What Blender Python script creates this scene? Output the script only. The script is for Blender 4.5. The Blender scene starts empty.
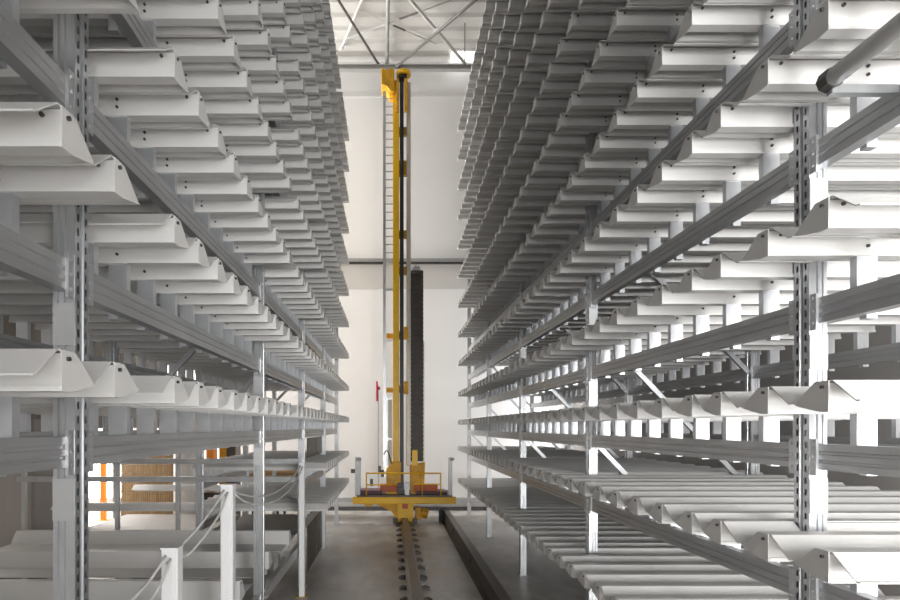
import bpy, math, random
from mathutils import Vector
random.seed(7)
scene = bpy.context.scene
COL = scene.collection

# ------------------------------------------------------------------ materials
def new_mat(name):
    m = bpy.data.materials.new(name); m.use_nodes = True
    nt = m.node_tree
    return m, nt, nt.nodes['Principled BSDF']

def mat(name, col, rough=0.5, metal=0.0, var=0.0, scale=6.0, stretch=(1, 1, 1), bump=0.0, spec=0.5):
    m, nt, b = new_mat(name)
    b.inputs['Roughness'].default_value = rough
    b.inputs['Metallic'].default_value = metal
    b.inputs['Specular IOR Level'].default_value = spec
    if var > 0 or bump > 0:
        tc = nt.nodes.new('ShaderNodeTexCoord'); mp = nt.nodes.new('ShaderNodeMapping')
        mp.inputs['Scale'].default_value = stretch
        nz = nt.nodes.new('ShaderNodeTexNoise'); nz.inputs['Scale'].default_value = scale
        nz.inputs['Detail'].default_value = 5
        nt.links.new(tc.outputs['Object'], mp.inputs['Vector']); nt.links.new(mp.outputs['Vector'], nz.inputs['Vector'])
        rp = nt.nodes.new('ShaderNodeValToRGB')
        rp.color_ramp.elements[0].position = 0.3; rp.color_ramp.elements[1].position = 0.7
        lo = [max(0, c * (1 - var)) for c in col]; hi = [min(1, c * (1 + var)) for c in col]
        rp.color_ramp.elements[0].color = (*lo, 1); rp.color_ramp.elements[1].color = (*hi, 1)
        nt.links.new(nz.outputs['Fac'], rp.inputs['Fac']); nt.links.new(rp.outputs['Color'], b.inputs['Base Color'])
        if bump > 0:
            bp = nt.nodes.new('ShaderNodeBump'); bp.inputs['Strength'].default_value = bump
            bp.inputs['Distance'].default_value = 0.01
            nt.links.new(nz.outputs['Fac'], bp.inputs['Height']); nt.links.new(bp.outputs['Normal'], b.inputs['Normal'])
    else:
        b.inputs['Base Color'].default_value = (*col, 1)
    return m

def emit(name, col, s):
    m, nt, b = new_mat(name)
    b.inputs['Base Color'].default_value = (*col, 1)
    b.inputs['Emission Color'].default_value = (*col, 1)
    b.inputs['Emission Strength'].default_value = s
    return m

WHITE = mat('white_powder_coat', (0.675, 0.668, 0.655), 0.42, 0, 0.03, 3)
GALV = mat('galvanised_steel', (0.56, 0.575, 0.595), 0.36, 0.85, 0.10, 14, (1, 1, 0.3))
GALVB = mat('galvanised_beam', (0.46, 0.465, 0.475), 0.36, 0.6, 0.08, 10, (1, 0.25, 1))
POSTM = mat('zinc_post', (0.66, 0.68, 0.71), 0.36, 0.8, 0.06, 12)
BOLT = mat('dark_bolt', (0.10, 0.10, 0.10), 0.4, 0.7)
YELLOW = mat('yellow_paint', (0.92, 0.53, 0.002), 0.4, 0, 0.08, 3)
YELLOWD = mat('worn_yellow_paint', (0.68, 0.35, 0.008), 0.5, 0, 0.2, 6)
ORANGE = mat('orange_paint', (0.85, 0.27, 0.02), 0.45, 0, 0.06, 3)
REDOR = mat('red_orange_panel', (0.50, 0.10, 0.02), 0.5, 0, 0.15, 5)
RED = mat('crimson_plastic', (0.55, 0.01, 0.07), 0.4)
BLACK = mat('black_rubber', (0.018, 0.018, 0.02), 0.45, 0, 0.1, 8)
CHAIN = mat('brown_black_plastic', (0.045, 0.034, 0.026), 0.5, 0, 0.2, 8)
BEIGE = mat('beige_alloy', (0.55, 0.50, 0.42), 0.45, 0.3, 0.06, 6)
STEEL = mat('dull_steel', (0.42, 0.42, 0.42), 0.45, 0.6, 0.1, 9)
DARKST = mat('dark_steel', (0.085, 0.08, 0.075), 0.45, 0.5, 0.2, 9)
RAILM = mat('rusty_rail_steel', (0.06, 0.05, 0.043), 0.5, 0.3, 0.25, 8, (1, 0.2, 1))
BRIGHTRAIL = mat('rail_head_steel', (0.13, 0.115, 0.10), 0.35, 0.5, 0.15, 8, (1, 0.2, 1))
CARD = mat('brown_cardboard', (0.50, 0.32, 0.15), 0.8, 0, 0.18, 4, (1, 1, 3))
WOOD = mat('raw_pallet_wood', (0.36, 0.24, 0.14), 0.75, 0, 0.25, 5, (0.3, 3, 3))
GREYP = mat('grey_panel', (0.36, 0.335, 0.31), 0.55, 0, 0.06, 2, (4, 4, .3))
WIRE = mat('wire_mesh', (0.22, 0.19, 0.15), 0.5, 0.5)
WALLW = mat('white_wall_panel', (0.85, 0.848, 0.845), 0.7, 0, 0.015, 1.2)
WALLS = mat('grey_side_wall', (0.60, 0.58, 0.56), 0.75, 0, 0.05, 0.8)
CEIL = mat('ceiling_sheet', (0.62, 0.605, 0.58), 0.5, 0, 0.05, 1.2, (.4, 3, 1))
PLATE = mat('plain_zinc_plate', (0.60, 0.61, 0.62), 0.42, 0.8, 0.05, 10)
PVCW = mat('white_post_paint', (0.78, 0.785, 0.79), 0.4, 0, 0.02, 4)
ROPE = mat('pale_rope', (0.72, 0.71, 0.69), 0.6, 0, 0.1, 20)
PANE = emit('daylit_pane', (1.0, 0.97, 0.93), 3.2)
SKYP = emit('daylit_skylight', (1.0, 0.99, 0.97), 1.6)
RUST = mat('ochre_stain', (0.42, 0.30, 0.12), 0.8, 0, 0.3, 12)

def floor_mat():
    m, nt, b = new_mat('polished_concrete')
    tc = nt.nodes.new('ShaderNodeTexCoord')
    def noise(scale, stretch, detail=6):
        mp = nt.nodes.new('ShaderNodeMapping'); mp.inputs['Scale'].default_value = stretch
        nz = nt.nodes.new('ShaderNodeTexNoise'); nz.inputs['Scale'].default_value = scale; nz.inputs['Detail'].default_value = detail
        nt.links.new(tc.outputs['Object'], mp.inputs['Vector']); nt.links.new(mp.outputs['Vector'], nz.inputs['Vector'])
        return nz
    n1 = noise(1.1, (1, 0.8, 1)); n2 = noise(3.2, (1.4, .6, 1), 8); n3 = noise(.7, (1.2, 1, 1), 4)
    r1 = nt.nodes.new('ShaderNodeValToRGB'); e = r1.color_ramp.elements
    e[0].position = .3; e[0].color = (.30, .285, .27, 1); e[1].position = .72; e[1].color = (.56, .545, .525, 1)
    nt.links.new(n1.outputs['Fac'], r1.inputs['Fac'])
    r2 = nt.nodes.new('ShaderNodeValToRGB'); e = r2.color_ramp.elements
    e[0].position = .35; e[0].color = (.72, .70, .68, 1); e[1].position = .65; e[1].color = (1.08, 1.06, 1.04, 1)
    nt.links.new(n2.outputs['Fac'], r2.inputs['Fac'])
    mx = nt.nodes.new('ShaderNodeMixRGB'); mx.blend_type = 'MULTIPLY'; mx.inputs[0].default_value = 1
    nt.links.new(r1.outputs['Color'], mx.inputs[1]); nt.links.new(r2.outputs['Color'], mx.inputs[2])
    r3 = nt.nodes.new('ShaderNodeValToRGB'); e = r3.color_ramp.elements
    e[0].position = .56; e[0].color = (0, 0, 0, 1); e[1].position = .72; e[1].color = (.55, .55, .55, 1)
    nt.links.new(n3.outputs['Fac'], r3.inputs['Fac'])
    m2 = nt.nodes.new('ShaderNodeMixRGB'); m2.inputs[2].default_value = (.34, .25, .14, 1)
    nt.links.new(r3.outputs['Color'], m2.inputs[0]); nt.links.new(mx.outputs[0], m2.inputs[1])
    nt.links.new(m2.outputs[0], b.inputs['Base Color'])
    rr = nt.nodes.new('ShaderNodeMapRange'); rr.inputs['To Min'].default_value = .22; rr.inputs['To Max'].default_value = .45
    nt.links.new(n2.outputs['Fac'], rr.inputs['Value']); nt.links.new(rr.outputs[0], b.inputs['Roughness'])
    return m
FLOOR = floor_mat()

# ------------------------------------------------------------------ mesh helpers
class MB:
    def __init__(self): self.v = []; self.f = []
    def poly(self, pts):
        n = len(self.v); self.v += [tuple(p) for p in pts]; self.f.append(tuple(range(n, n + len(pts)))); return self
    def box(self, x0, x1, y0, y1, z0, z1):
        if x0 > x1: x0, x1 = x1, x0
        n = len(self.v)
        self.v += [(x0, y0, z0), (x1, y0, z0), (x1, y1, z0), (x0, y1, z0), (x0, y0, z1), (x1, y0, z1), (x1, y1, z1), (x0, y1, z1)]
        for q in ((0, 3, 2, 1), (4, 5, 6, 7), (0, 1, 5, 4), (1, 2, 6, 5), (2, 3, 7, 6), (3, 0, 4, 7)):
            self.f.append(tuple(n + i for i in q))
        return self
    def prism(self, pts, axis, a, b):
        """extrude polygon (2D) along axis from a to b. axis 'x': pts=(y,z); 'y': pts=(x,z); 'z': pts=(x,y)"""
        def P(p, t):
            return {'x': (t, p[0], p[1]), 'y': (p[0], t, p[1]), 'z': (p[0], p[1], t)}[axis]
        n = len(self.v); k = len(pts)
        self.v += [P(p, a) for p in pts] + [P(p, b) for p in pts]
        self.f.append(tuple(range(n, n + k))[::-1]); self.f.append(tuple(range(n + k, n + 2 * k)))
        for i in range(k):
            j = (i + 1) % k
            self.f.append((n + i, n + j, n + k + j, n + k + i))
        return self
    def tube(self, p0, p1, r, seg=10, r2=None):
        p0 = Vector(p0); p1 = Vector(p1); d = (p1 - p0)
        if d.length < 1e-6: return self
        d.normalize(); a = Vector((0, 0, 1)) if abs(d.z) < .9 else Vector((1, 0, 0))
        u = d.cross(a).normalized(); w = d.cross(u); n = len(self.v); r2 = r if r2 is None else r2
        for P, R in ((p0, r), (p1, r2)):
            for i in range(seg):
                t = 2 * math.pi * i / seg
                self.v.append(tuple(P + u * (R * math.cos(t)) + w * (R * math.sin(t))))
        for i in range(seg):
            j = (i + 1) % seg; self.f.append((n + i, n + j, n + seg + j, n + seg + i))
        self.f.append(tuple(range(n, n + seg))[::-1]); self.f.append(tuple(range(n + seg, n + 2 * seg)))
        return self
    def path(self, pts, r, seg=8):
        """one continuous tube along points"""
        pts = [Vector(p) for p in pts]; n = len(self.v); m = len(pts)
        for k, P in enumerate(pts):
            d = (pts[min(k + 1, m - 1)] - pts[max(k - 1, 0)]).normalized()
            a = Vector((0, 0, 1)) if abs(d.z) < .95 else Vector((1, 0, 0))
            u = d.cross(a).normalized(); w = d.cross(u)
            for i in range(seg):
                t = 2 * math.pi * i / seg
                self.v.append(tuple(P + u * (r * math.cos(t)) + w * (r * math.sin(t))))
        for k in range(m - 1):
            for i in range(seg):
                j = (i + 1) % seg
                self.f.append((n + k * seg + i, n + k * seg + j, n + (k + 1) * seg + j, n + (k + 1) * seg + i))
        self.f.append(tuple(range(n, n + seg))[::-1]); self.f.append(tuple(range(n + (m - 1) * seg, n + m * seg)))
        return self
    def bar(self, p0, p1, w, h):
        """rectangular bar between two points"""
        p0 = Vector(p0); p1 = Vector(p1); d = (p1 - p0).normalized()
        a = Vector((0, 1, 0)) if abs(d.y) < .9 else Vector((0, 0, 1))
        u = d.cross(a).normalized(); v = d.cross(u); n = len(self.v)
        for P in (p0, p1):
            for su, sv in ((-1, -1), (1, -1), (1, 1), (-1, 1)):
                self.v.append(tuple(P + u * (su * w / 2) + v * (sv * h / 2)))
        for q in ((3, 2, 1, 0), (4, 5, 6, 7), (0, 1, 5, 4), (1, 2, 6, 5), (2, 3, 7, 6), (3, 0, 4, 7)):
            self.f.append(tuple(n + i for i in q))
        return self
    def mirror_x(self):
        self.v = [(-x, y, z) for x, y, z in self.v]; self.f = [tuple(reversed(f)) for f in self.f]; return self
    def add(self, o, off):
        n = len(self.v); a, b, c = off
        self.v += [(x + a, y + b, z + c) for x, y, z in o.v]; self.f += [tuple(n + i for i in f) for f in o.f]; return self
    def mesh(self, name, m, smooth=False):
        me = bpy.data.meshes.new(name); me.from_pydata(self.v, [], self.f); me.materials.append(m); me.validate()
        if FIXN:
            import bmesh
            bm = bmesh.new(); bm.from_mesh(me); bmesh.ops.recalc_face_normals(bm, faces=bm.faces); bm.to_mesh(me); bm.free()
        if smooth:
            for p in me.polygons: p.use_smooth = len(p.vertices) == 4
        return me
FIXN = True

def link(name, me, parent=None, loc=(0, 0, 0)):
    o = bpy.data.objects.new(name, me); COL.objects.link(o); o.location = loc
    if parent: o.parent = parent
    return o
def obj(name, mb, m, parent=None, loc=(0, 0, 0), smooth=False, bevel=0):
    o = link(name, mb.mesh(name, m, smooth), parent, loc)
    if bevel:
        bv = o.modifiers.new('bevel', 'BEVEL'); bv.width = bevel; bv.segments = 2; bv.limit_method = 'ANGLE'
    return o
def tag(o, label, cat, group=None, kind=None):
    o['label'] = label; o['category'] = cat
    if group: o['group'] = group
    if kind: o['kind'] = kind
    return o
def thing(name, label, cat, loc=(0, 0, 0), group=None):
    o = bpy.data.objects.new(name, None); COL.objects.link(o); o.location = loc; o.empty_display_size = .1
    return tag(o, label, cat, group)
def struct(name, mb, m, parent=None):
    o = obj(name, mb, m, parent); o['kind'] = 'structure'; return o

ORD = ('zeroth first second third fourth fifth sixth seventh eighth ninth tenth eleventh twelfth thirteenth fourteenth').split()

# ------------------------------------------------------------------ camera  (24 mm shift lens, level)
F = 600.0; VPX, VPY = 391.0, 427.0; H = 2.0
cam = bpy.data.cameras.new('camera'); co = bpy.data.objects.new('camera', cam); COL.objects.link(co)
cam.sensor_width = 36; cam.lens = 36 * F / 900
cam.shift_x = (450 - VPX) / 900; cam.shift_y = (VPY - 300) / 900
cam.clip_start = 0.05; cam.clip_end = 200
co.location = (0, 0, H); co.rotation_euler = (math.pi / 2, 0, 0)
scene.camera = co
def px(x, y, z): return (VPX + F * x / y, VPY - F * (z - H) / y)

# ------------------------------------------------------------------ the hall
YW, ZC, XL, XR, YB = 14.4, 10.75, -9.0, 4.4, -2.6
struct('floor', MB().box(XL - .2, XR + .2, YB - .2, YW + .25, -.2, 0), FLOOR)
# far wall with two daylit door openings on the side hall
doors = [(-7.75, -6.35, 0.12, 1.55), (-4.22, -3.98, 0.1, 1.62)]
w = MB()
xs = [XL - .2] + [c for d in doors for c in d[:2]] + [XR + .2]
for i in range(0, len(xs), 2): w.box(xs[i], xs[i + 1], YW, YW + .2, 0, ZC + .1)
for d in doors:
    w.box(d[0], d[1], YW, YW + .2, d[3], ZC + .1); w.box(d[0], d[1], YW, YW + .2, 0, d[2])
struct('wall_back', w, WALLW)
for n, d in enumerate(doors):
    fr = MB(); t = .05
    fr.box(d[0], d[0] + t, YW + .02, YW + .12, d[2], d[3]); fr.box(d[1] - t, d[1], YW + .02, YW + .12, d[2], d[3])
    fr.box(d[0] + t, d[1] - t, YW + .02, YW + .12, d[3] - t, d[3]); fr.box(d[0] + t, d[1] - t, YW + .02, YW + .12, d[2], d[2] + t)
    fo = struct('window_%d' % (n + 1), fr, STEEL)
    obj('window_pane', MB().box(d[0] + t, d[1] - t, YW + .06, YW + .075, d[2] + t, d[3] - t), PANE, fo)
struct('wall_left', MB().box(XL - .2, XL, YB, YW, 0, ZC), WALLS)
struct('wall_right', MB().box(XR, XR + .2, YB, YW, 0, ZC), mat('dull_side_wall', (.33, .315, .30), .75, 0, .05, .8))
# rear wall behind the photographer: big daylight window, plus an opening added for fill
w = MB()
RW = [(-1.35, .55, 1.05, 3.35), (1.1, 4.1, .45, 3.05)]
xs = [XL] + [c for d in RW for c in d[:2]] + [XR]
for i in range(0, len(xs), 2): w.box(xs[i], xs[i + 1], YB - .2, YB, 0, ZC)
for d in RW:
    w.box(d[0], d[1], YB - .2, YB, d[3], ZC); w.box(d[0], d[1], YB - .2, YB, 0, d[2])
struct('wall_front', w, WALLW)
# ribbed roof sheet
rp = []; y = YB
top = ZC + .12
prof = []
while y < YW + .2:
    prof += [(y, ZC), (y + .26, ZC), (y + .31, ZC + .06), (y + .39, ZC + .06)]
    y += .44
prof = [p for p in prof if p[0] <= YW + .2]
pts = prof + [(prof[-1][0], top), (prof[0][0], top)]
m_ = MB()
n0 = len(prof)
for x in (XL - .2, XR + .2): m_.v += [(x, a, b) for a, b in prof]
for x in (XL - .2, XR + .2): m_.v += [(x, a, top) for a, b in prof]
for i in range(n0 - 1):
    m_.f.append((i, i + 1, n0 + i + 1, n0 + i)); m_.f.append((2 * n0 + i, 3 * n0 + i, 3 * n0 + i + 1, 2 * n0 + i + 1))
FIXN = False
struct('ceiling', m_, CEIL)
FIXN = True
struct('hall_backdrop', MB().box(-4.75, -4.65, .5, 12.3, 1.98, 8.2), mat('brown_grey_backdrop', (.25, .22, .19), .7, 0, .25, 2.5, (1, 1, .5)))  # added backdrop blocking the bright hall behind the rack; stands in for stored goods
# far-wall trims and a painted shade band
def wz(py, Y=YW): return H + (VPY - py) * Y / F
struct('trim_1', MB().box(XL, XR, YW - .10, YW, wz(262.5), wz(259.5)), GALVB)
struct('trim_2', MB().box(XL, XR, YW - .06, YW, wz(264.5), wz(262.5)), DARKST)
struct('wall_shade_band', MB().box(XL, XR, YW - .015, YW, wz(289), wz(264.5)), mat('painted_wall_shade', (.62, .605, .585), .7, 0, .03, 1))  # greyer strip paints the shadow under the wall beam into the colour
struct('trim_4', MB().box(XL, XR, YW - .02, YW, wz(97), wz(93)), mat('pale_seam', (.70, .70, .69), .6))
struct('baseboard_back', MB().box(XL, XR, YW - .07, YW, wz(502), wz(497.5)), STEEL)
struct('trim_5', MB().box(XL, XR, YW - .05, YW, 0, .09), DARKST)
# skylight panel in the roof
sk = MB().box(1.40, 1.95, 13.9, 14.33, ZC - .02, ZC - .005)
sko = struct('window_3', MB().box(1.36, 1.40, 13.86, 14.37, ZC - .05, ZC + .02).box(1.95, 1.99, 13.86, 14.37, ZC - .05, ZC + .02)
             .box(1.40, 1.95, 13.86, 13.9, ZC - .05, ZC + .02).box(1.40, 1.95, 14.33, 14.37, ZC - .05, ZC + .02), WALLW)
obj('skylight_pane', sk, SKYP, sko)

# roof steel
GREYT = mat('grey_tube', (.42, .42, .41), .5, .3, .05, 5)
ZB = 10.42
def rp_(pxx, pyy, z=ZB):
    Y = (z - H) * F / (VPY - pyy); return ((pxx - VPX) * Y / F, Y, z)
yb = rp_(0, 68)[1]
o = obj('roof_beam', MB().prism([(yb - .06, ZB - .06), (yb + .06, ZB - .06), (yb + .06, ZB - .045), (yb + .012, ZB - .045), (yb + .012, ZB + .045),
        (yb + .06, ZB + .045), (yb + .06, ZB + .06), (yb - .06, ZB + .06), (yb - .06, ZB + .045), (yb - .012, ZB + .045), (yb - .012, ZB - .045), (yb - .06, ZB - .045)],
        'x', XL, XR), GREYT)
tag(o, 'grey steel roof beam crossing in front of the far white wall', 'beam')
PALET = mat('pale_tube', (.66, .65, .62), .5, .1, .04, 5)
DRKT = mat('dark_tube', (.17, .16, .15), .5, .3, .08, 5)
def brace(a, b, r, m, label, dz=0):
    A = list(rp_(*a)); B = list(rp_(*b)); A[2] += dz; B[2] += dz
    A = Vector(A); B = Vector(B); d = (A - B).normalized(); A = A + d * 1.2
    o = obj('roof_brace', MB().tube(A, B, r, 12), m, smooth=True)
    tag(o, label, 'roof brace', 'roof bracing tubes')
    obj('end_fitting', MB().tube(B, B + d * .12, r * 1.35, 10), m, o)
    return o
brace((335, 0), (380, 71), .028, DRKT, 'dark roof brace slanting down to the crane head from beside the shelving', .10)
brace((388, 0), (387, 74), .042, GREYT, 'straight grey roof tube running directly above the crane ladder', .17)
brace((367, 0), (341, 60), .03, PALET, 'pale roof tube slanting towards the rack behind the rope posts', .24)
brace((406, 0), (468, 71), .036, PALET, 'pale roof brace reaching the square skylight, with bracket plate', .10)
brace((477, 0), (396, 68), .03, DRKT, 'dark roof brace crossing the pale one at the bracket plate', .02)
nd = rp_(436, 34, ZB + .0)
o = obj('bracket_plate', MB().box(nd[0] - .06, nd[0] + .06, nd[1] - .1, nd[1] + .1, ZB + .05, ZB + .064), PVCW)
tag(o, 'small white bracket plate where two roof braces cross', 'bracket')
def rod(a, b, r, m, label, dz):
    A = Vector(rp_(*a)); B = Vector(rp_(*b)); A.z += dz; B.z += dz
    o = obj('tie_rod', MB().tube(A, B, r, 8), m, smooth=True); tag(o, label, 'tie rod', 'roof tie rods')
    d = (B - A); obj('turnbuckle', MB().tube(A + d * .45, A + d * .6, r * 1.7, 8), DRKT, o)
rod((345, 48), (474, 2), .011, GREYT, 'thin roof tie rod rising towards the rack by the guide rail', .20)
rod((355, 22), (436, 56), .011, PALET, 'thin pale tie rod falling towards the square skylight', .275)
o = obj('hanger_rod', MB().tube((1.6, 13.0, 9.82), (1.6, 13.0, ZC - .003), .012, 8), DRKT)
tag(o, 'thin dark hanger rod in front of the square skylight', 'rod')

# ------------------------------------------------------------------ racking
RACK = {
 'R': dict(s=1, xb=1.742, xr=3.17, tip=1.43, U=[2.5 + 2.78 * n for n in range(-1, 5)],
           levels=[.69, 1.37, 1.93, 2.53, 3.18, 3.79, 4.42, 5.05, 5.68, 6.31, 6.94, 7.57, 8.2], top=8.62, yend=13.05,
           pitch=.315, first=.105, second=.355, word='rack beside the guide rail'),
 'L': dict(s=-1, xb=1.085, xr=2.36, tip=.81, U=[-.97, 2.06, 5.06, 7.48, 9.86, 12.3],
           levels=[.585, 1.325, 1.968, 2.57, 3.19, 3.79, 4.39, 4.99, 5.59, 6.19, 6.79, 7.39], top=7.8, yend=11.55,
           pitch=.283, first=.19, second=.47, word='rack behind the rope posts'),
}
UW, UD = .093, .075       # upright: width along the aisle, depth
PH = .12                  # height of the carriers above the beam
RID = .038                # half ridge

def upright_mesh(s, h):
    m = MB(); sw = .012; sh = .026; pz = .05
    cols = [(0, .006, None), (.006, .036, .021), (.036, .040, 'g0'), (.040, .053, 'g'), (.053, .057, 'g1'), (.057, .087, .072), (.087, .093, None)]
    n = int(h / pz)
    def face(y0, y1, z0, z1, x=0.0): m.poly([(x, y0, z0), (x, y0, z1), (x, y1, z1), (x, y1, z0)])
    for y0, y1, c in cols:
        if c is None: face(y0, y1, 0, h)
        elif c == 'g0': m.poly([(0, y0, 0), (0, y0, h), (.012, y1, h), (.012, y1, 0)])
        elif c == 'g1': m.poly([(.012, y0, 0), (.012, y0, h), (0, y1, h), (0, y1, 0)])
        elif c == 'g': face(y0, y1, 0, h, .012)
        else:
            a, b = c - sw / 2, c + sw / 2
            face(y0, a, 0, h); face(b, y1, 0, h)
            z = 0
            for k in range(n):
                zc = k * pz + .025
                face(a, b, z, zc - sh / 2); z = zc + sh / 2
            face(a, b, z, h)
    # near and far side walls with two shallow folds
    for y, d in ((0, 1), (UW, -1)):
        xs = [(0, 0), (.024, 0), (.027, .006), (.034, .006), (.037, 0), (.047, 0), (.050, .006), (.057, .006), (.060, 0), (UD, 0)]
        for (xa, ya), (xb_, yb_) in zip(xs[:-1], xs[1:]):
            m.poly([(xa, y + d * ya, 0), (xb_, y + d * yb_, 0), (xb_, y + d * yb_, h), (xa, y + d * ya, h)])
    m.poly([(UD, 0, 0), (UD, UW, 0), (UD, UW, h), (UD, 0, h)])
    m.poly([(0, 0, h), (UD, 0, h), (UD, UW, h), (0, UW, h)])
    if s < 0: m.mirror_x()
    return m

def beam_mb(s, L):
    # rolled box section with two long grooves on the aisle face
    h = .105
    p = [(.012, 0), (.012, -.028), (.017, -.032), (.017, -.040), (.012, -.044), (.012, -.064), (.017, -.068), (.017, -.075), (.012, -.079), (.012, -h),
         (.062, -h), (.062, 0)]
    p = [(s * a, b) for a, b in p]
    return MB().prism(p, 'y', 0, L)

def hat(a, b, lo=None, hi=None, zv=.150):
    """top line of the trapezoid sheet in (y,z), ridge centre at y=.021, half widths a (near) and b (far)"""
    zr = .219
    sl = .098; c = .021
    sa = min(sl, a - RID - .006); sb = min(sl, b - RID - .006)
    pts = [(c - a, zv), (c - RID - sa, zv), (c - RID, zr), (c + RID, zr), (c + RID + sb, zv), (c + b, zv)]
    lo = -9 if lo is None else lo; hi = 9 if hi is None else hi
    out = []
    for (y0, z0), (y1, z1) in zip(pts[:-1], pts[1:]):
        if y1 <= lo or y0 >= hi: continue
        ya, yb_ = max(y0, lo), min(y1, hi)
        f = lambda y: z0 + (y - y0) / (y1 - y0) * (z1 - z0)
        if not out: out.append((ya, f(ya)))
        out.append((yb_, f(yb_)))
    return out

_arm = {}
def arm_parts(side, a, b, lo, hi, recess, low):
    """meshes of one carrier in local space: origin on the beam top, at the rack's front plane, y at its near face"""
    key = (side, a, b, lo, hi, recess, low)
    if key in _arm: return _arm[key]
    R = RACK[side]; s = R['s']; xb = R['xb']
    tip = (R['tip'] - xb) if not recess else .085
    PH, zv = (.055, .085) if recess else (.12, .150)
    dx = R['xr'] - xb; rear = dx + .15
    if low: rear = 4.3 - xb
    out = {}
    # box beam with a lower lip
    bm_ = MB().prism([(-.007, PH), (.046, PH), (.046, .2145), (0, .2145), (0, PH + .014), (-.007, PH + .014)], 'x', s * (tip + .004), s * rear)
    out['box_beam'] = (bm_, WHITE)
    # trapezoid deck sheet
    d = MB(); t = .004
    segs = [(tip + .004, rear, False)]
    if lo is not None or hi is not None:
        x0, x1 = (tip + .005 if recess else -.006), dx + UD + .006
        segs = [(tip + .004, x0, False), (x0, x1, True), (x1, rear, False)]
    for x0, x1, cut in segs:
        p = hat(a, b, lo, hi, zv) if cut else hat(a, b, None, None, zv)
        d.prism(p + [(y, z + t) for y, z in reversed(p)], 'x', s * x0, s * x1)
    out['deck_sheet'] = (d, WHITE)
    # folded end cap facing the aisle: box end and far half of the profile
    p = hat(a, b, None, None, zv)
    c = MB().prism([(-.004, PH), (.050, PH + .002), (p[-2][0], zv - .006), (p[-2][0], zv + .003), (p[3][0], .2225), (-.004, .2225)], 'x', s * tip, s * (tip + .004))
    out['end_cap'] = (c, WHITE)
    sh = .075 if recess else 0.0
    def post(off):
        q = [(.030, 0), (.030, PH), (.108, PH), (.108, -.116), (.068, -.116), (.068, 0)]
        q = [(s * (x + off), z) for x, z in q]
        return MB().prism(q, 'y', .002, .037)
    out['front_post'] = (post(sh), POSTM)
    out['rear_post'] = (post(dx), POSTM)
    _arm[key] = out
    return out

bolt_mb = {}
def bolt_mesh(axis, s):
    k = (axis, s)
    if k not in bolt_mb:
        m = MB()
        if axis == 'y': m.tube((0, -.008, 0), (0, 0.0005, 0), .0062, 6)
        else: m.tube((-s * .008, 0, 0), (s * .0005, 0, 0), .006, 6)
        bolt_mb[k] = m.mesh('bolt', BOLT)
    return bolt_mb[k]

arms = []       # (Y, side, level index, label bits, key)
for side, R in RACK.items():
    for li, z in enumerate(R['levels']):
        for bi in range(len(R['U']) - 1):
            U0, U1 = R['U'][bi], R['U'][bi + 1]
            lv = z; recess = False
            if side == 'L':
                if li == 1 and bi < 3: continue                 # open bays above the low deck
                if li == 0:
                    if bi < 3: recess = True
                    else: lv = .805
            ys = [U0 + R['first']]
            y = U0 + R['second']
            while y < U1 - .075: ys.append(y); y += R['pitch']
            if recess: ys = [q for q in (2.62, 3.55, 4.65, 5.75, 6.90) if U0 < q < U1]
            for i, y in enumerate(ys):
                if y > R['yend'] or y < (1.70 if side == 'R' else 1.40): continue
                prev = ys[i - 1] if i else y - (.98 if recess else R['pitch'])
                nxt = ys[i + 1] if i < len(ys) - 1 else (y + .98 if recess else U1 + R['first'])
                mx = .54 if recess else .16
                an = round(min((y - prev) / 2 - .004, mx), 3); bn = round(min((nxt - y) / 2 - .004, mx), 3)
                lo = round(U0 + UW + .004 - y, 3) if .021 - an < U0 + UW + .004 - y else None
                hi = round(U1 - .004 - y, 3) if .021 + bn > U1 - .004 - y else None
                arms.append(dict(Y=y, side=side, li=li, bi=bi, i=i, z=lv, key=(side, an, bn, lo, hi, recess, (side == 'L' and li == 0 and (recess or i == 0))), recess=recess))

def in_frame(a):
    R = RACK[a['side']]; s = R['s']
    for X in (R['tip'] if not a['recess'] else 1.21, R['xb'] + .1, R['xb'] + .5):
        u, v = px(s * X, a['Y'], a['z'] + .17)
        if -4 < u < 904 and -12 < v < 606: return True
    return False
def rank(a):
    R = RACK[a['side']]
    return a['Y'] + (0.0 if in_frame(a) else 50) + (0.25 * abs(a['z'] - 2.2))
vis = sorted([a for a in arms if in_frame(a)], key=rank)
N_IND = 300
single = vis[:N_IND]; ids = set(id(a) for a in single)
rest = [a for a in arms if id(a) not in ids and (in_frame(a) or a['Y'] > 0.9)]
mesh_cache = {}
def part_mesh(side, key, parts, nm):
    k = key + (nm,)
    if k not in mesh_cache: mesh_cache[k] = parts[nm][0].mesh(nm, parts[nm][1])
    return mesh_cache[k]
for n, a in enumerate(single):
    R = RACK[a['side']]; s = R['s']
    key = a['key']; parts = arm_parts(*key)
    bay = 'before the first upright' if a['bi'] == 0 else 'past the %s upright' % ORD[a['bi']]
    tier = ORD[a['li'] + 1] if a['li'] else 'lowest'
    pos = ORD[a['i'] + 1]
    label = 'white carrier, %s %s, %s tier, %s' % (pos, bay, tier, R['word'])
    if a['li'] == 0: label = 'white carrier, %s %s, lowest tier, %s' % (pos, bay, R['word'])
    t = thing('shelf_carrier', label, 'shelf carrier', (s * R['xb'], a['Y'], a['z']), 'white ridged shelf carriers')
    for nm in parts:
        link(nm, part_mesh(a['side'], key, parts, nm), t)
    if n < 130:
        tip = (R['tip'] - R['xb']) if not a['recess'] else .085
        px0 = .069 + (.075 if a['recess'] else 0)
        for dz in (.158, .190): link('bolt', bolt_mesh('y', s), t, (s * px0, 0, dz))
        if not a['recess']: link('bolt', bolt_mesh('y', s), t, (s * (tip + .05), 0, .200))
        link('cap_bolt', bolt_mesh('x', s), t, (s * tip, .021, .202))
big = MB()
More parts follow.
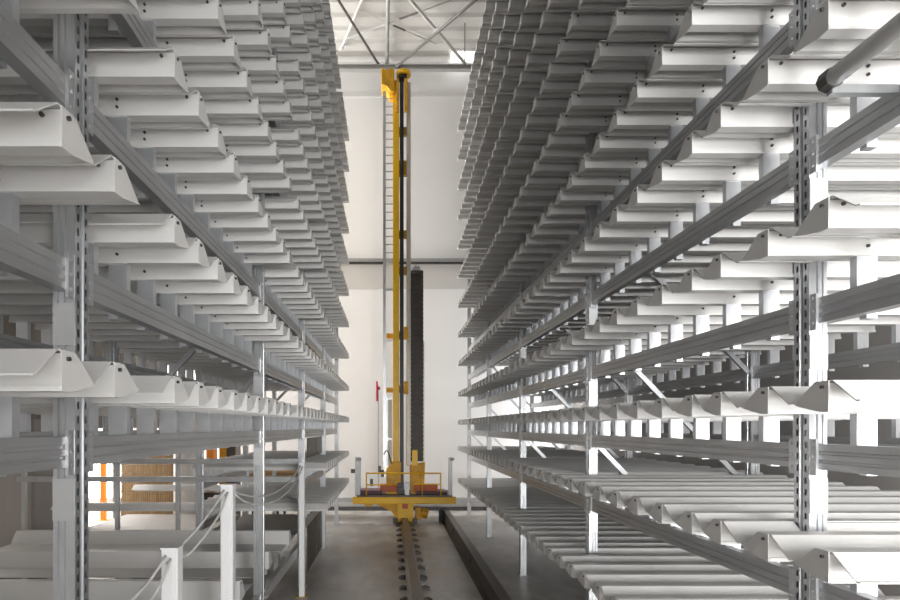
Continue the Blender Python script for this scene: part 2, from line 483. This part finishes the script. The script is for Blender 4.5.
for a in rest:
    R = RACK[a['side']]; s = R['s']
    for nm, (m, _) in arm_parts(*a['key']).items():
        if nm in ('front_post', 'rear_post'): continue
        big.add(m, (s * R['xb'], a['Y'], a['z']))
postm = MB()
for a in rest:
    R = RACK[a['side']]; s = R['s']
    P = arm_parts(*a['key'])
    for nm in ('front_post', 'rear_post'): postm.add(P[nm][0], (s * R['xb'], a['Y'], a['z']))
o = obj('shelf_carrier', big, WHITE)
tag(o, 'all the further white ridged carriers receding along both tall racks', 'shelf carrier', 'white ridged shelf carriers', 'stuff')
p = obj('posts', postm, POSTM, o); p['kind'] = 'stuff'

# upright frames
UPM = {'hang': upright_mesh(-1, 7.8 - 1.83).mesh('upright', GALV)}
for side, R in RACK.items():
    s = R['s']; UPM[side] = upright_mesh(s, R['top']).mesh('upright', GALV)
    dx = R['xr'] - R['xb']
    plate = MB().box(s * .001, s * (UD - .001), -.006, .0005, -.29, -.145).mesh('mounting_plate', PLATE)
    foot = MB().box(-s * .03, s * (UD + .03), -.02, UW + .02, 0, .008)
    foot.tube((-s * .017, .046, .008), (-s * .017, .046, .022), .009, 6)
    foot = foot.mesh('foot_plate', STEEL)
    names = ['upright frame standing behind the photographer', 'first upright frame in view', 'second upright frame', 'third upright frame', 'fourth upright frame', 'last upright frame before the far wall']
    for k, U in enumerate(R['U']):
        t = thing('upright_frame', 'galvanised perforated %s, %s' % (names[k], R['word']), 'rack frame', (s * R['xb'], U, 0), 'perforated rack frames')
        for off in (0, dx):
            if side == 'L' and k == 2 and off:      # portal over the open bays: the rear upright hangs from the beams
                link('upright', UPM['hang'], t, (s * off, 0, 1.83)); continue
            link('upright', UPM[side], t, (s * off, 0, 0)); link('foot_plate', foot, t, (s * off, 0, 0))
        for z in R['levels'][1:]:
            if z > 6 or (side == 'L' and z < 1.4): continue
            link('mounting_plate', plate, t, (0, 0, z))
        z0 = 2.88 if side == 'R' else 3.2
        z0 -= 2.04 if side == 'R' else 0
        run = dx - UD; drop = run * 1.05
        while z0 < R['top'] - .1:
            za, zb = z0, z0 - drop
            if side == 'R' and k == 1 and z0 < 5.0:
                z0 += 1.02; continue
            if zb < .05:
                f = (za - .05) / (za - zb); xe = UD + run * f; zb = .05
            else: xe = dx
            m = MB().bar((s * (UD - .004), UW / 2, za), (s * (xe + .004), UW / 2, zb), .04, .03)
            obj('brace', m, GALV, t)
            z0 += 1.02

# beams
BM = {}
conn = {}
for side, R in RACK.items():
    s = R['s']; dx = R['xr'] - R['xb']
    c = MB().prism([(s * .002, .02), (s * .014, .02), (s * .014, -.13), (s * .002, -.13)], 'y', 0, .038)
    for zz in (-.0, -.05, -.10): c.tube((s * .002, .019, zz), (-s * .003, .019, zz), .007, 6)
    conn[side] = c.mesh('end_connector', PLATE)
    for li, z in enumerate(R['levels']):
        for bi in range(len(R['U']) - 1):
            U0, U1 = R['U'][bi], R['U'][bi + 1]
            lv = z
            if side == 'L' and li == 0 and bi >= 3: lv = .805
            skip_front = side == 'L' and li == 1 and bi < 3
            for back in (0, 1):
                if skip_front and not back: continue
                if skip_front and back: continue
                L = U1 - U0 - UW
                key = (side, round(L, 3))
                if key not in BM: BM[key] = beam_mb(s, L).mesh('rack_beam', GALVB)
                o = link('rack_beam', BM[key], None, (s * (R['xb'] + back * dx), U0 + UW, lv))
                where = 'running up to the first upright' if bi == 0 else 'between %s and %s uprights' % (ORD[bi], ORD[bi + 1])
                tier = 'lowest tier' if li == 0 else ORD[li + 1] + ' tier'
                tag(o, 'grooved %s beam %s, %s, %s' % ('rear' if back else 'front', where, tier, R['word']), 'rack beam', 'grooved rack beams', 'thing')
                if li < 7 and not back:
                    link('end_connector', conn[side], o, (0, 0, 0)); link('end_connector', conn[side], o, (0, L - .038, 0))

# round pipe on a bracket in front of the guide-rail rack, ending short of the first upright
pp = thing('pipe', 'thick pale round pipe ending at a dark bracket high beside the first upright', 'pipe', (1.525, 2.06, 3.205))
obj('tube', MB().tube((0, 0, 0), (0, -4.6, 0), .031, 24), PVCW, pp, smooth=True)
obj('end_bracket', MB().tube((0, .045, 0), (0, 0, 0), .036, 8), DARKST, pp)
obj('bracket_arm', MB().box(.0, .229, .012, .04, -.050, -.020), GALV, pp)

# dark guard panels on the front of the rope-side rack, far bays
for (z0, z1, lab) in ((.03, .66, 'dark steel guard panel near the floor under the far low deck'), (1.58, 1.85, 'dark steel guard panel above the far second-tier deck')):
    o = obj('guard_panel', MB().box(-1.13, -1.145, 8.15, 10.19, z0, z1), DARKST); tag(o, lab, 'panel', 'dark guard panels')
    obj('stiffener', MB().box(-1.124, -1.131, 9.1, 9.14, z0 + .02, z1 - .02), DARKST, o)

# ------------------------------------------------------------------ rope barrier
posts = [(-1.05, 7.08, 1.575, 'white barrier post furthest down the aisle'), (-1.05, 3.865, 1.625, 'tall white barrier post in the middle of the rope line'),
         (-1.05, 2.877, 1.42, 'white barrier post cut off by the picture edge, only its top showing'), (-1.05, 1.70, 1.45, None)]
for x, y, h, lab in posts:
    if lab is None: continue
    w_ = .033 if y > 4 else .04
    t = thing('barrier_post', lab, 'barrier post', (x, y, 0), 'white rope barrier posts')
    m = MB().prism([(-w_, -w_ + .006), (-w_ + .006, -w_), (w_ * .45, -w_), (w_ * .5, -w_ + .004), (w_ * .6, -w_ + .004), (w_ * .65, -w_), (w_ - .006, -w_), (w_, -w_ + .006), (w_, w_ - .006), (w_ - .006, w_), (-w_ + .006, w_), (-w_, w_ - .006)], 'z', .008, h)
    obj('post', m, PVCW, t)
    obj('post_cap', MB().box(-w_ - .002, w_ + .002, -w_ - .002, w_ + .002, h, h + .008), PVCW, t)
    obj('foot_plate', MB().box(-.07, .07, -.07, .07, 0, .008), RUST, t)
    obj('rope_eye', MB().tube((0, -w_ - .012, h - .06), (0, -w_, h - .06), .010, 8), STEEL, t)
sags = [(.17, 'sagging double rope between the two barrier posts further down the aisle'), (.03, 'double rope dropping from the tall middle barrier post'), (.12, 'double rope leaving the picture beyond the last barrier post')]
for (p0, p1, (sg, lab)) in zip(posts[:-1], posts[1:], sags):
    t = thing('barrier_rope', lab, 'rope', (p0[0], p0[1], 0), 'barrier ropes')
    for k in range(2):
        pts = []
        for i in range(25):
            u = i / 24
            yy = p0[1] - .05 + (p1[1] + .05 - p0[1] + .05) * u
            zz = (p0[2] - .03) * (1 - u) + (p1[2] - .03) * u - sg * 4 * u * (1 - u) - k * .05 * (1 - (2 * u - 1) ** 6) - k * .012
            pts.append((p0[0] + (p1[0] - p0[0]) * u + (.012 if k else -.012) - p0[0], yy - p0[1], zz))
        obj('rope_strand', MB().path(pts, .0075, 6), ROPE, t, smooth=True)

# ------------------------------------------------------------------ stacker crane
CY = 12.4; S = 600 / CY
def cx(p): return (p - VPX) / S
def cz(p): return H + (VPY - p) / S
crane = thing('stacker_crane', 'tall yellow stacker crane with ladder, mast and railed platform at the aisle end', 'crane', (cx(405), CY, 0))
OX, OY = cx(405), CY
def cbox(x0, x1, y0, y1, d0, d1, mb=None):
    mb = mb or MB()
    return mb.box(cx(x0) - OX, cx(x1) - OX, d0, d1, cz(y1), cz(y0))
def part(name, mb, m, bevel=0, parent=None, smooth=False): return obj(name, mb, m, parent or crane, bevel=bevel, smooth=smooth)
RZ = .125   # top of the running rail
b = part('wheel_box', cbox(397, 413.5, 498.5, 522, -.02, .9), YELLOW, .015)
obj('warning_sticker', cbox(402, 408, 503, 508.5, -.025, -.0195), REDOR, crane)
for k, dy in enumerate((.08, .70)):
    part('wheel', MB().tube((-.06, dy + .1, RZ + .088), (.06, dy + .1, RZ + .088), .088, 20), DARKST, smooth=True)
for sx in (-1, 1):
    part('rail_guard', MB().box(sx * .20 - .05, sx * .20 + .05, -.06, .1, .02, .11), DARKST, .01)
m = MB().prism([(cx(353) - OX, cz(503.5)), (cx(455.5) - OX, cz(503.5)), (cx(455.5) - OX, cz(496.5)), (cx(353) - OX, cz(496.5))], 'y', -.1, .0)
part('platform_beam', m, YELLOW, .012)
part('platform_floor', cbox(357, 452, 494.8, 496.4, -.1, 1.0), DARKST)
part('skirt_bracket', MB().prism([(cx(364) - OX, cz(503.6)), (cx(374) - OX, cz(503.6)), (cx(372) - OX, cz(505.8)), (cx(366) - OX, cz(505.8))], 'y', -.08, -.02), YELLOWD)
part('gusset', MB().prism([(cx(375) - OX, cz(503.6)), (cx(396.8) - OX, cz(503.6)), (cx(396.8) - OX, cz(518)), (cx(391) - OX, cz(511))], 'y', -.02, .06), YELLOWD)
part('drive_unit', cbox(415.5, 421, 508, 520, .02, .3).tube((cx(421) - OX, .1, cz(513)), (cx(428) - OX, .1, cz(515)), .1, 14), YELLOWD, .01)
# handrail
hr_ = MB()
for x in (366.5, 440.5): hr_.tube((cx(x) - OX, -.06, cz(496)), (cx(x) - OX, -.06, cz(473)), .014, 8)
hr_.tube((cx(422) - OX, -.06, cz(496)), (cx(422) - OX, -.06, cz(473)), .011, 8)
hr_.tube((cx(366.5) - OX, -.06, cz(473)), (cx(440.5) - OX, -.06, cz(473)), .016, 8)
hr_.tube((cx(366.5) - OX, -.06, cz(484.5)), (cx(397) - OX, -.06, cz(484.5)), .013, 8)
hr_.tube((cx(414) - OX, -.06, cz(484)), (cx(440.5) - OX, -.06, cz(484)), .013, 8)
part('handrail', hr_, YELLOW, smooth=True)
part('control_panel', cbox(380, 397, 485, 492, .05, .3), REDOR, .01)
part('control_panel', cbox(414, 438, 485.5, 491.5, .05, .3), REDOR, .01)
part('drive_motor', cbox(397.5, 404, 483, 494, -.02, .25).tube((cx(400.7) - OX, -.06, cz(489)), (cx(400.7) - OX, 0, cz(489)), .05, 12), mat('blue_black_motor', (.03, .036, .05), .4), .01)
part('junction_post', cbox(404.8, 409.5, 482, 497.5, -.04, .05), STEEL, .006)
part('tray', cbox(360, 382, 490.5, 494.6, .0, .5), mat('maroon_tray', (.10, .03, .045), .5), .006)
part('tray', cbox(416, 447, 491.5, 494.6, .0, .5), mat('maroon_tray_b', (.09, .03, .04), .5), .006)
# end posts of the platform
for x0, x1, y0, y1, side in ((355.2, 360.6, 457, 495.5, -1), (448.4, 452, 457, 496, 1)):
    m = cbox(x0, x1, y0, y1, -.06, .03); e = part('guide_post', m, STEEL, .006)
    xx = cx((x0 + x1) / 2) - OX
    obj('roller', MB().tube((xx - .02, -.075, cz(459)), (xx + .07, -.075, cz(459)), .03, 10), STEEL, e)
    if side < 0: obj('sensor_arm', cbox(351, 355.2, 469, 473, -.04, .0), DARKST, e)
# mast foot and mast
part('mast_foot', MB().prism([(cx(386) - OX, cz(494.8)), (cx(401) - OX, cz(494.8)), (cx(401) - OX, cz(462)), (cx(392) - OX, cz(462)), (cx(389.5) - OX, cz(467)), (cx(386.5) - OX, cz(469))], 'y', .06, .5), YELLOWD, .012)
part('mast_foot', MB().prism([(cx(411) - OX, cz(494.8)), (cx(424) - OX, cz(494.8)), (cx(425.5) - OX, cz(463)), (cx(410) - OX, cz(466))], 'y', .08, .5), YELLOWD, .012)
part('chain_bracket', cbox(412.3, 417.7, 450, 466, .0, .12), YELLOW, .01)
part('mast', cbox(393, 399.3, 76, 463, .12, .42), YELLOW, .008)
part('mast_rail', cbox(399.9, 403.8, 72, 494, .10, .20), BLACK, .004)
part('mast', cbox(406.8, 411, 78, 466, .14, .40), BEIGE, .008)
for yy in (125, 172 - 13, 166, 230, 267, 333, 388):
    part('tie_bracket', cbox(399.3, 406.8, yy - 3.5, yy + 4, .22, .36), YELLOWD, .008)
for yy, w_ in ((333, 1), (388, 1)):
    part('ladder_bracket', cbox(386.2, 393, yy - 1, yy + 4, .18, .26), YELLOWD, .006)
    part('mast_clamp', cbox(403.9, 408.5, yy - 7, yy + 6, .06, .12), YELLOWD, .008)
# ladder
lad = MB()
cbox(383, 385.8, 88, 478, .10, .17, lad); cbox(386.2, 387.3, 395, 470, .10, .16, lad)
lo_ = part('ladder', lad, GALV)
yy = 95
while yy < 258:
    obj('rung', MB().tube((cx(385.8) - OX, .135, cz(yy)), (cx(393) - OX, .135, cz(yy)), .011, 6), STEEL, lo_); yy += 8.2
for yy in (260, 287, 338, 397, 438):
    obj('rung', cbox(385.8, 393, yy, yy + 2.2, .11, .16), PLATE, lo_)
part('cable_conduit', cbox(388, 392, 399, 470, .2, .28), GREYT, .006)
part('cable_loop', MB().path([(cx(384) - OX + .02 * i, .06, cz(455) + .12 * math.sin(i * .5) - .01 * i) for i in range(9)], .012, 6), BLACK)
# crane head
hd = MB().prism([(cx(381) - OX, cz(69)), (cx(394.5) - OX, cz(69)), (cx(394.5) - OX, cz(91)), (cx(390) - OX, cz(91)), (cx(387) - OX, cz(86)), (cx(381.5) - OX, cz(84))], 'y', .0, .45)
part('head_box', hd, YELLOWD, .015)
for x in (383, 391.5): part('head_roller', MB().tube((cx(x) - OX, .1, cz(70)), (cx(x) - OX, .1, cz(66)), .035, 10), YELLOWD)
part('head_cap', MB().tube((cx(403.5) - OX, .15, cz(72)), (cx(403.5) - OX, .15, cz(68)), .155, 24), YELLOW, .01)
part('head_axle', cbox(398.8, 407, 72, 75.5, .05, .25), BLACK, .008)
part('head_block', cbox(396, 399, 78, 110, .0, .12), YELLOWD, .008)
part('head_block', cbox(404.2, 407.5, 78, 110, .0, .12), YELLOWD, .008)
part('head_plate', cbox(395.2, 396.6, 72, 80, -.02, .1), PVCW)
# energy chain
ec = MB(); cbox(411.6, 423.4, 268, 462, .18, .30, ec)
yy = 269
while yy < 460:
    cbox(411.2, 423.8, yy, yy + 3.4, .165, .31, ec); yy += 4.6
part('energy_chain', ec, CHAIN)
part('chain_end', cbox(413, 421, 264.5, 268, .19, .29).box(cx(415) - OX, cx(417) - OX, .2, .28, cz(265), cz(262.5)).box(cx(418) - OX, cx(420) - OX, .2, .28, cz(265), cz(263)), STEEL)
part('chain_guide', cbox(424, 424.8, 340, 470, .2, .26), BEIGE)
# red emergency handle on a thin rod
part('pull_rod', MB().tube((cx(378.3) - OX, .1, cz(494)), (cx(378.3) - OX, .1, cz(385)), .009, 6), STEEL)
part('pull_handle', MB().tube((cx(376.8) - OX, .1, cz(401)), (cx(376.8) - OX, .1, cz(381)), .022, 10).tube((cx(376.8) - OX, .1, cz(388)), (cx(380) - OX, .1, cz(388)), .03, 8), RED)
for x, y0 in ((378, 466), (381, 470), (370, 479)):
    part('limit_switch', cbox(x, x + 3, y0, y0 + 7, .0, .08), DARKST, .005)

# ------------------------------------------------------------------ floor rails
rl = thing('crane_rail', 'dark single floor rail on anchor clamps leading up to the yellow crane', 'rail', (OX, 0, 0))
obj('rail_profile', MB().prism([(-.09, .012), (.09, .012), (.09, .022), (.03, .036), (.03, .085), (.062, .10), (.062, RZ - .002), (.055, RZ), (-.055, RZ), (-.062, RZ - .002), (-.062, .10), (-.03, .085), (-.03, .036), (-.09, .022)], 'y', .3, YW - .25), BRIGHTRAIL, rl)
y = .6; 
while y < YW - .4:
    for sx in (-1, 1):
        obj('anchor_clamp', MB().prism([(sx * .095, .0), (sx * .19, .0), (sx * .19, .014), (sx * .135, .04), (sx * .095, .03)], 'y', y, y + .1), RAILM, rl)
    obj('tie_plate', MB().box(-.09, .09, y - .01, y + .11, 0, .012), RAILM, rl)
    y += .52
gr = thing('guide_channel', 'long dark box channel lying on the floor beside the racking', 'guide rail', (1.16, 0, 0))
obj('channel_body', MB().prism([(-.05, 0), (.05, 0), (.05, .25), (-.05, .25), (-.05, .235), (-.038, .23), (-.038, .03), (-.05, .02)], 'y', .4, 12.62), RAILM, gr)
obj('channel_cover', MB().box(-.055, .055, .4, 12.6, .25, .262), BRIGHTRAIL, gr)
obj('floor_angle', MB().prism([(-.05, 0), (-.095, 0), (-.095, .006), (-.056, .006), (-.056, .03), (-.05, .03)], 'y', .4, 12.6), RAILM, gr)
obj('end_stop', MB().box(-.15, .07, 12.63, 12.75, 0, .29), BLACK, gr)
y = 1.2
while y < 12.5:
    obj('splice_plate', MB().box(-.058, -.05, y, y + .09, .07, .16), RAILM, gr); y += 2.4

# ------------------------------------------------------------------ side hall behind the rope-side rack
# tall grey machine cabinet
c = thing('control_cabinet', 'plain grey tall cabinet behind the rack at the picture edge', 'cabinet', (-4.9, 7.6, 0))
obj('body', MB().box(-.45, .38, 0, .7, .1, 2.1), GREYP, c, bevel=.01)
obj('plinth', MB().box(-.43, .36, .02, .68, 0, .1), DARKST, c)
obj('door', MB().box(-.43, .36, -.018, 0, .14, 2.06), GREYP, c, bevel=.006)
obj('handle', MB().box(.26, .29, -.05, -.018, 1.0, 1.2), DARKST, c)
def carton_pile(name, x, y, nx, nz, bw, bh, bd, lab, cat='cartons', pal=True):
    pz = .14
    pt = thing('pallet', 'wooden pallet under the ' + lab, 'pallet', (x, y, 0), 'wooden pallets')
    for k in range(5): obj('deck_board', MB().box(0, nx * bw, k * bd / 4.6, k * bd / 4.6 + bd * .16, pz - .02, pz), WOOD, pt)
    for k in range(3): obj('bearer', MB().box(k * (nx * bw - .1) / 2, k * (nx * bw - .1) / 2 + .1, 0, bd, 0, pz - .02), WOOD, pt)
    for i in range(nx):
        for k in range(nz):
            bx = thing('carton', 'brown carton, %s up, %s along, %s' % (ORD[k + 1], ORD[i + 1], lab), 'carton', (x + i * bw, y, pz + k * bh), 'brown cartons')
            obj('box', MB().box(.004, bw - .004, 0, bd, .001, bh - .004), CARD, bx)
            obj('tape', MB().box(bw * .44, bw * .56, -.0015, 0, .001, bh - .004), mat('tape', (.55, .38, .2), .35) if 'tape' not in bpy.data.materials else bpy.data.materials['tape'], bx)
carton_pile('a', -5.62, 12.5, 5, 8, .25, .225, .8, 'carton stack behind the mesh fence')
carton_pile('b', -4.86, 8.6, 1, 9, .22, .2, .6, 'narrow carton stack by the grey cabinet')
# mesh fence
fn = thing('mesh_fence', 'wire mesh fence panel in front of the wide carton stack', 'fence', (-5.55, 12.3, 0))
obj('post', MB().box(-.14, -.08, -.03, .03, 0, 2.2), STEEL, fn); obj('post', MB().box(1.18, 1.24, -.03, .03, 0, 2.2), STEEL, fn)
mm = MB()
for k in range(28): mm.tube((-.08 + .045 * k + .01, 0, .12), (-.08 + .045 * k + .01, 0, 2.15), .0055, 4)
for k in range(12): mm.tube((-.08, .006, .13 + .183 * k), (1.18, .006, .13 + .183 * k), .0055, 4)
obj('wire_mesh', mm, WIRE, fn)
obj('frame_rail', MB().box(-.08, 1.18, -.015, .015, 2.15, 2.19), YELLOWD, fn); obj('frame_rail', MB().box(-.08, 1.18, -.015, .015, .08, .12), STEEL, fn)
# cross rails on the open bays
cr = thing('cross_rail_stand', 'grey stand of two level cross rails behind the second upright', 'rail stand', (-4.6, 7.40, 0))
for z in (1.325, 1.545): obj('cross_rail', MB().box(0, 3.49, -.03, .03, z, z + .065), GALVB, cr)
for x in (.02, 1.18, 1.93): obj('post', MB().box(x, x + .05, .03, .075, 0, 1.78), GALV, cr)
# low steel table under the far low deck
lt = thing('low_table', 'low grey steel table top behind the rope posts, under the far low deck', 'table', (-2.8, 7.62, 0))
obj('table_top', MB().box(-1.5, .33, 0, 2.15, .53, .58), GREYP, lt, bevel=.006)
obj('table_top', MB().box(.45, 1.5, 0, 2.15, .53, .58), GREYP, lt, bevel=.006)
obj('crossbar', MB().box(-1.4, 1.4, .05, .11, .46, .53), STEEL, lt); obj('crossbar', MB().box(-1.4, 1.4, 2.0, 2.06, .46, .53), STEEL, lt)
for x in (-1.4, 1.3):
    for y in (.05, 2.0): obj('leg', MB().box(x, x + .06, y, y + .06, 0, .46), STEEL, lt)
# orange pillar with bracket
op = thing('orange_post', 'bright orange square post in front of the daylit opening', 'post', (-6.18, 12.9, 0))
obj('column', MB().box(-.05, .05, -.05, .05, .012, 1.6), ORANGE, op, bevel=.006)
obj('base_plate', MB().box(-.12, .12, -.12, .12, 0, .012), ORANGE, op)
obj('head', MB().box(-.11, .11, -.09, .09, 1.6, 1.76), YELLOWD, op, bevel=.008)
obj('cross_rail', MB().box(.05, .4, -.02, .02, 1.52, 1.56), ORANGE, op)
# machine with yellow frames and the conveyor table with boards
mf = thing('machine_frame', 'yellow and orange machine portal with two legs at the narrow bright window', 'machine', (-3.7, 13.0, 0))
obj('leg', MB().box(-.62, -.46, -.08, .08, 0, 2.0), YELLOWD, mf, bevel=.01)
obj('leg', MB().box(-.28, -.12, -.08, .08, 0, 2.0), ORANGE, mf, bevel=.01)
obj('leg', MB().box(-.06, .12, .1, .3, 0, 2.0), YELLOWD, mf, bevel=.01)
obj('cabinet', MB().box(.12, .32, .05, .5, 0, 2.0), DARKST, mf, bevel=.01)
obj('crossbeam', MB().box(-.62, .32, -.06, .28, 2.0, 2.2), YELLOWD, mf, bevel=.01)
obj('bed', MB().box(-.60, .35, -.4, -.1, .35, .62), DARKST, mf, bevel=.01)
ct = thing('conveyor_table', 'dark lattice-framed conveyor table beyond the second upright', 'conveyor', (-3.2, 12.75, 0))
obj('table_top', MB().box(0, 1.55, 0, 1.0, .86, .92), DARKST, ct)
for x in (.03, .75, 1.47):
    for y in (.05, .9): obj('leg', MB().box(x, x + .05, y, y + .05, 0, .86), DARKST, ct)
for k in range(6):
    a_ = .05 + .24 * k
    obj('lattice_bar', MB().bar((a_, .03, .60), (a_ + .12, .03, .84), .02, .02), DARKST, ct)
    obj('lattice_bar', MB().bar((a_ + .12, .03, .84), (a_ + .24, .03, .60), .02, .02), DARKST, ct)
obj('lower_rail', MB().box(.03, 1.52, .02, .05, .57, .60), DARKST, ct)
for k, wd in enumerate((1.5, 1.42, 1.46, 1.3)):
    o = obj('board', MB().box(-3.18, -3.18 + wd, 12.8, 13.7, .9215 + .052 * k, .9215 + .052 * k + .05), (CARD, WOOD, CARD, GREYP)[k])
    tag(o, ('bottom brown board lying on the dark conveyor table', 'second board up on the dark conveyor table', 'third board up on the dark conveyor table', 'grey top board on the dark conveyor table')[k], 'board', 'boards on the conveyor table')
cb = thing('carton_bale', 'big pale cylinder roll between the cartons and the yellow machine', 'roll', (-4.4, 12.15, 0))
obj('roll', MB().tube((.25, 0, .0), (.25, 0, 1.75), .24, 24), WALLS, cb, smooth=True)
obj('core', MB().tube((.25, 0, 1.75), (.25, 0, 1.77), .05, 16), CARD, cb)

# ------------------------------------------------------------------ light
world = bpy.data.worlds.new('World'); scene.world = world; world.use_nodes = True
bg = world.node_tree.nodes['Background']; bg.inputs['Color'].default_value = (.97, .985, 1, 1); bg.inputs['Strength'].default_value = 1.0
def area(name, loc, rot, sx, sy, power, col=(1, 1, 1)):
    l = bpy.data.lights.new(name, 'AREA'); l.shape = 'RECTANGLE'; l.size = sx; l.size_y = sy; l.energy = power; l.color = col
    o = bpy.data.objects.new(name, l); COL.objects.link(o); o.location = loc; o.rotation_euler = rot; return o
# daylight through the big rear window
l_ = area('rear_window_and_fill_light', (2.6, YB + .08, 1.75), (math.radians(90), 0, math.radians(-22)), 2.9, 2.5, 560, (1, .995, .985))
l_.data.spread = math.radians(125)
area('rear_window_and_fill_light', (-.4, YB + .08, 2.2), (math.radians(90), 0, 0), 1.8, 2.2, 45, (1, .99, .97))  # weak unseen fill added for the near faces of the rope-side rack
# unseen lights added at both hall sides to brighten the far wall
area('far_wall_fill', (XL + .15, 13.2, 5.7), (0, math.radians(-90), 0), 9.4, 2.0, 1560, (1, .99, .975))
l_ = area('far_wall_fill', (XR - .12, 14.02, 3.0), (0, math.radians(90), 0), 5.2, .5, 85, (1, .99, .975))
l_.data.spread = math.radians(110)
# unseen overhead light added to brighten the side hall
area('hall_overhead_fill', (-6.2, 8.5, 9.5), (0, 0, 0), 3, 9, 140, (1, .98, .95))

vs = scene.view_settings
vs.view_transform = 'Standard'; vs.look = 'None'; vs.gamma = 1.0; vs.exposure = 0.16; vs.use_curve_mapping = False
scene.cycles.use_denoising = True
scene.cycles.max_bounces = 8; scene.cycles.diffuse_bounces = 5
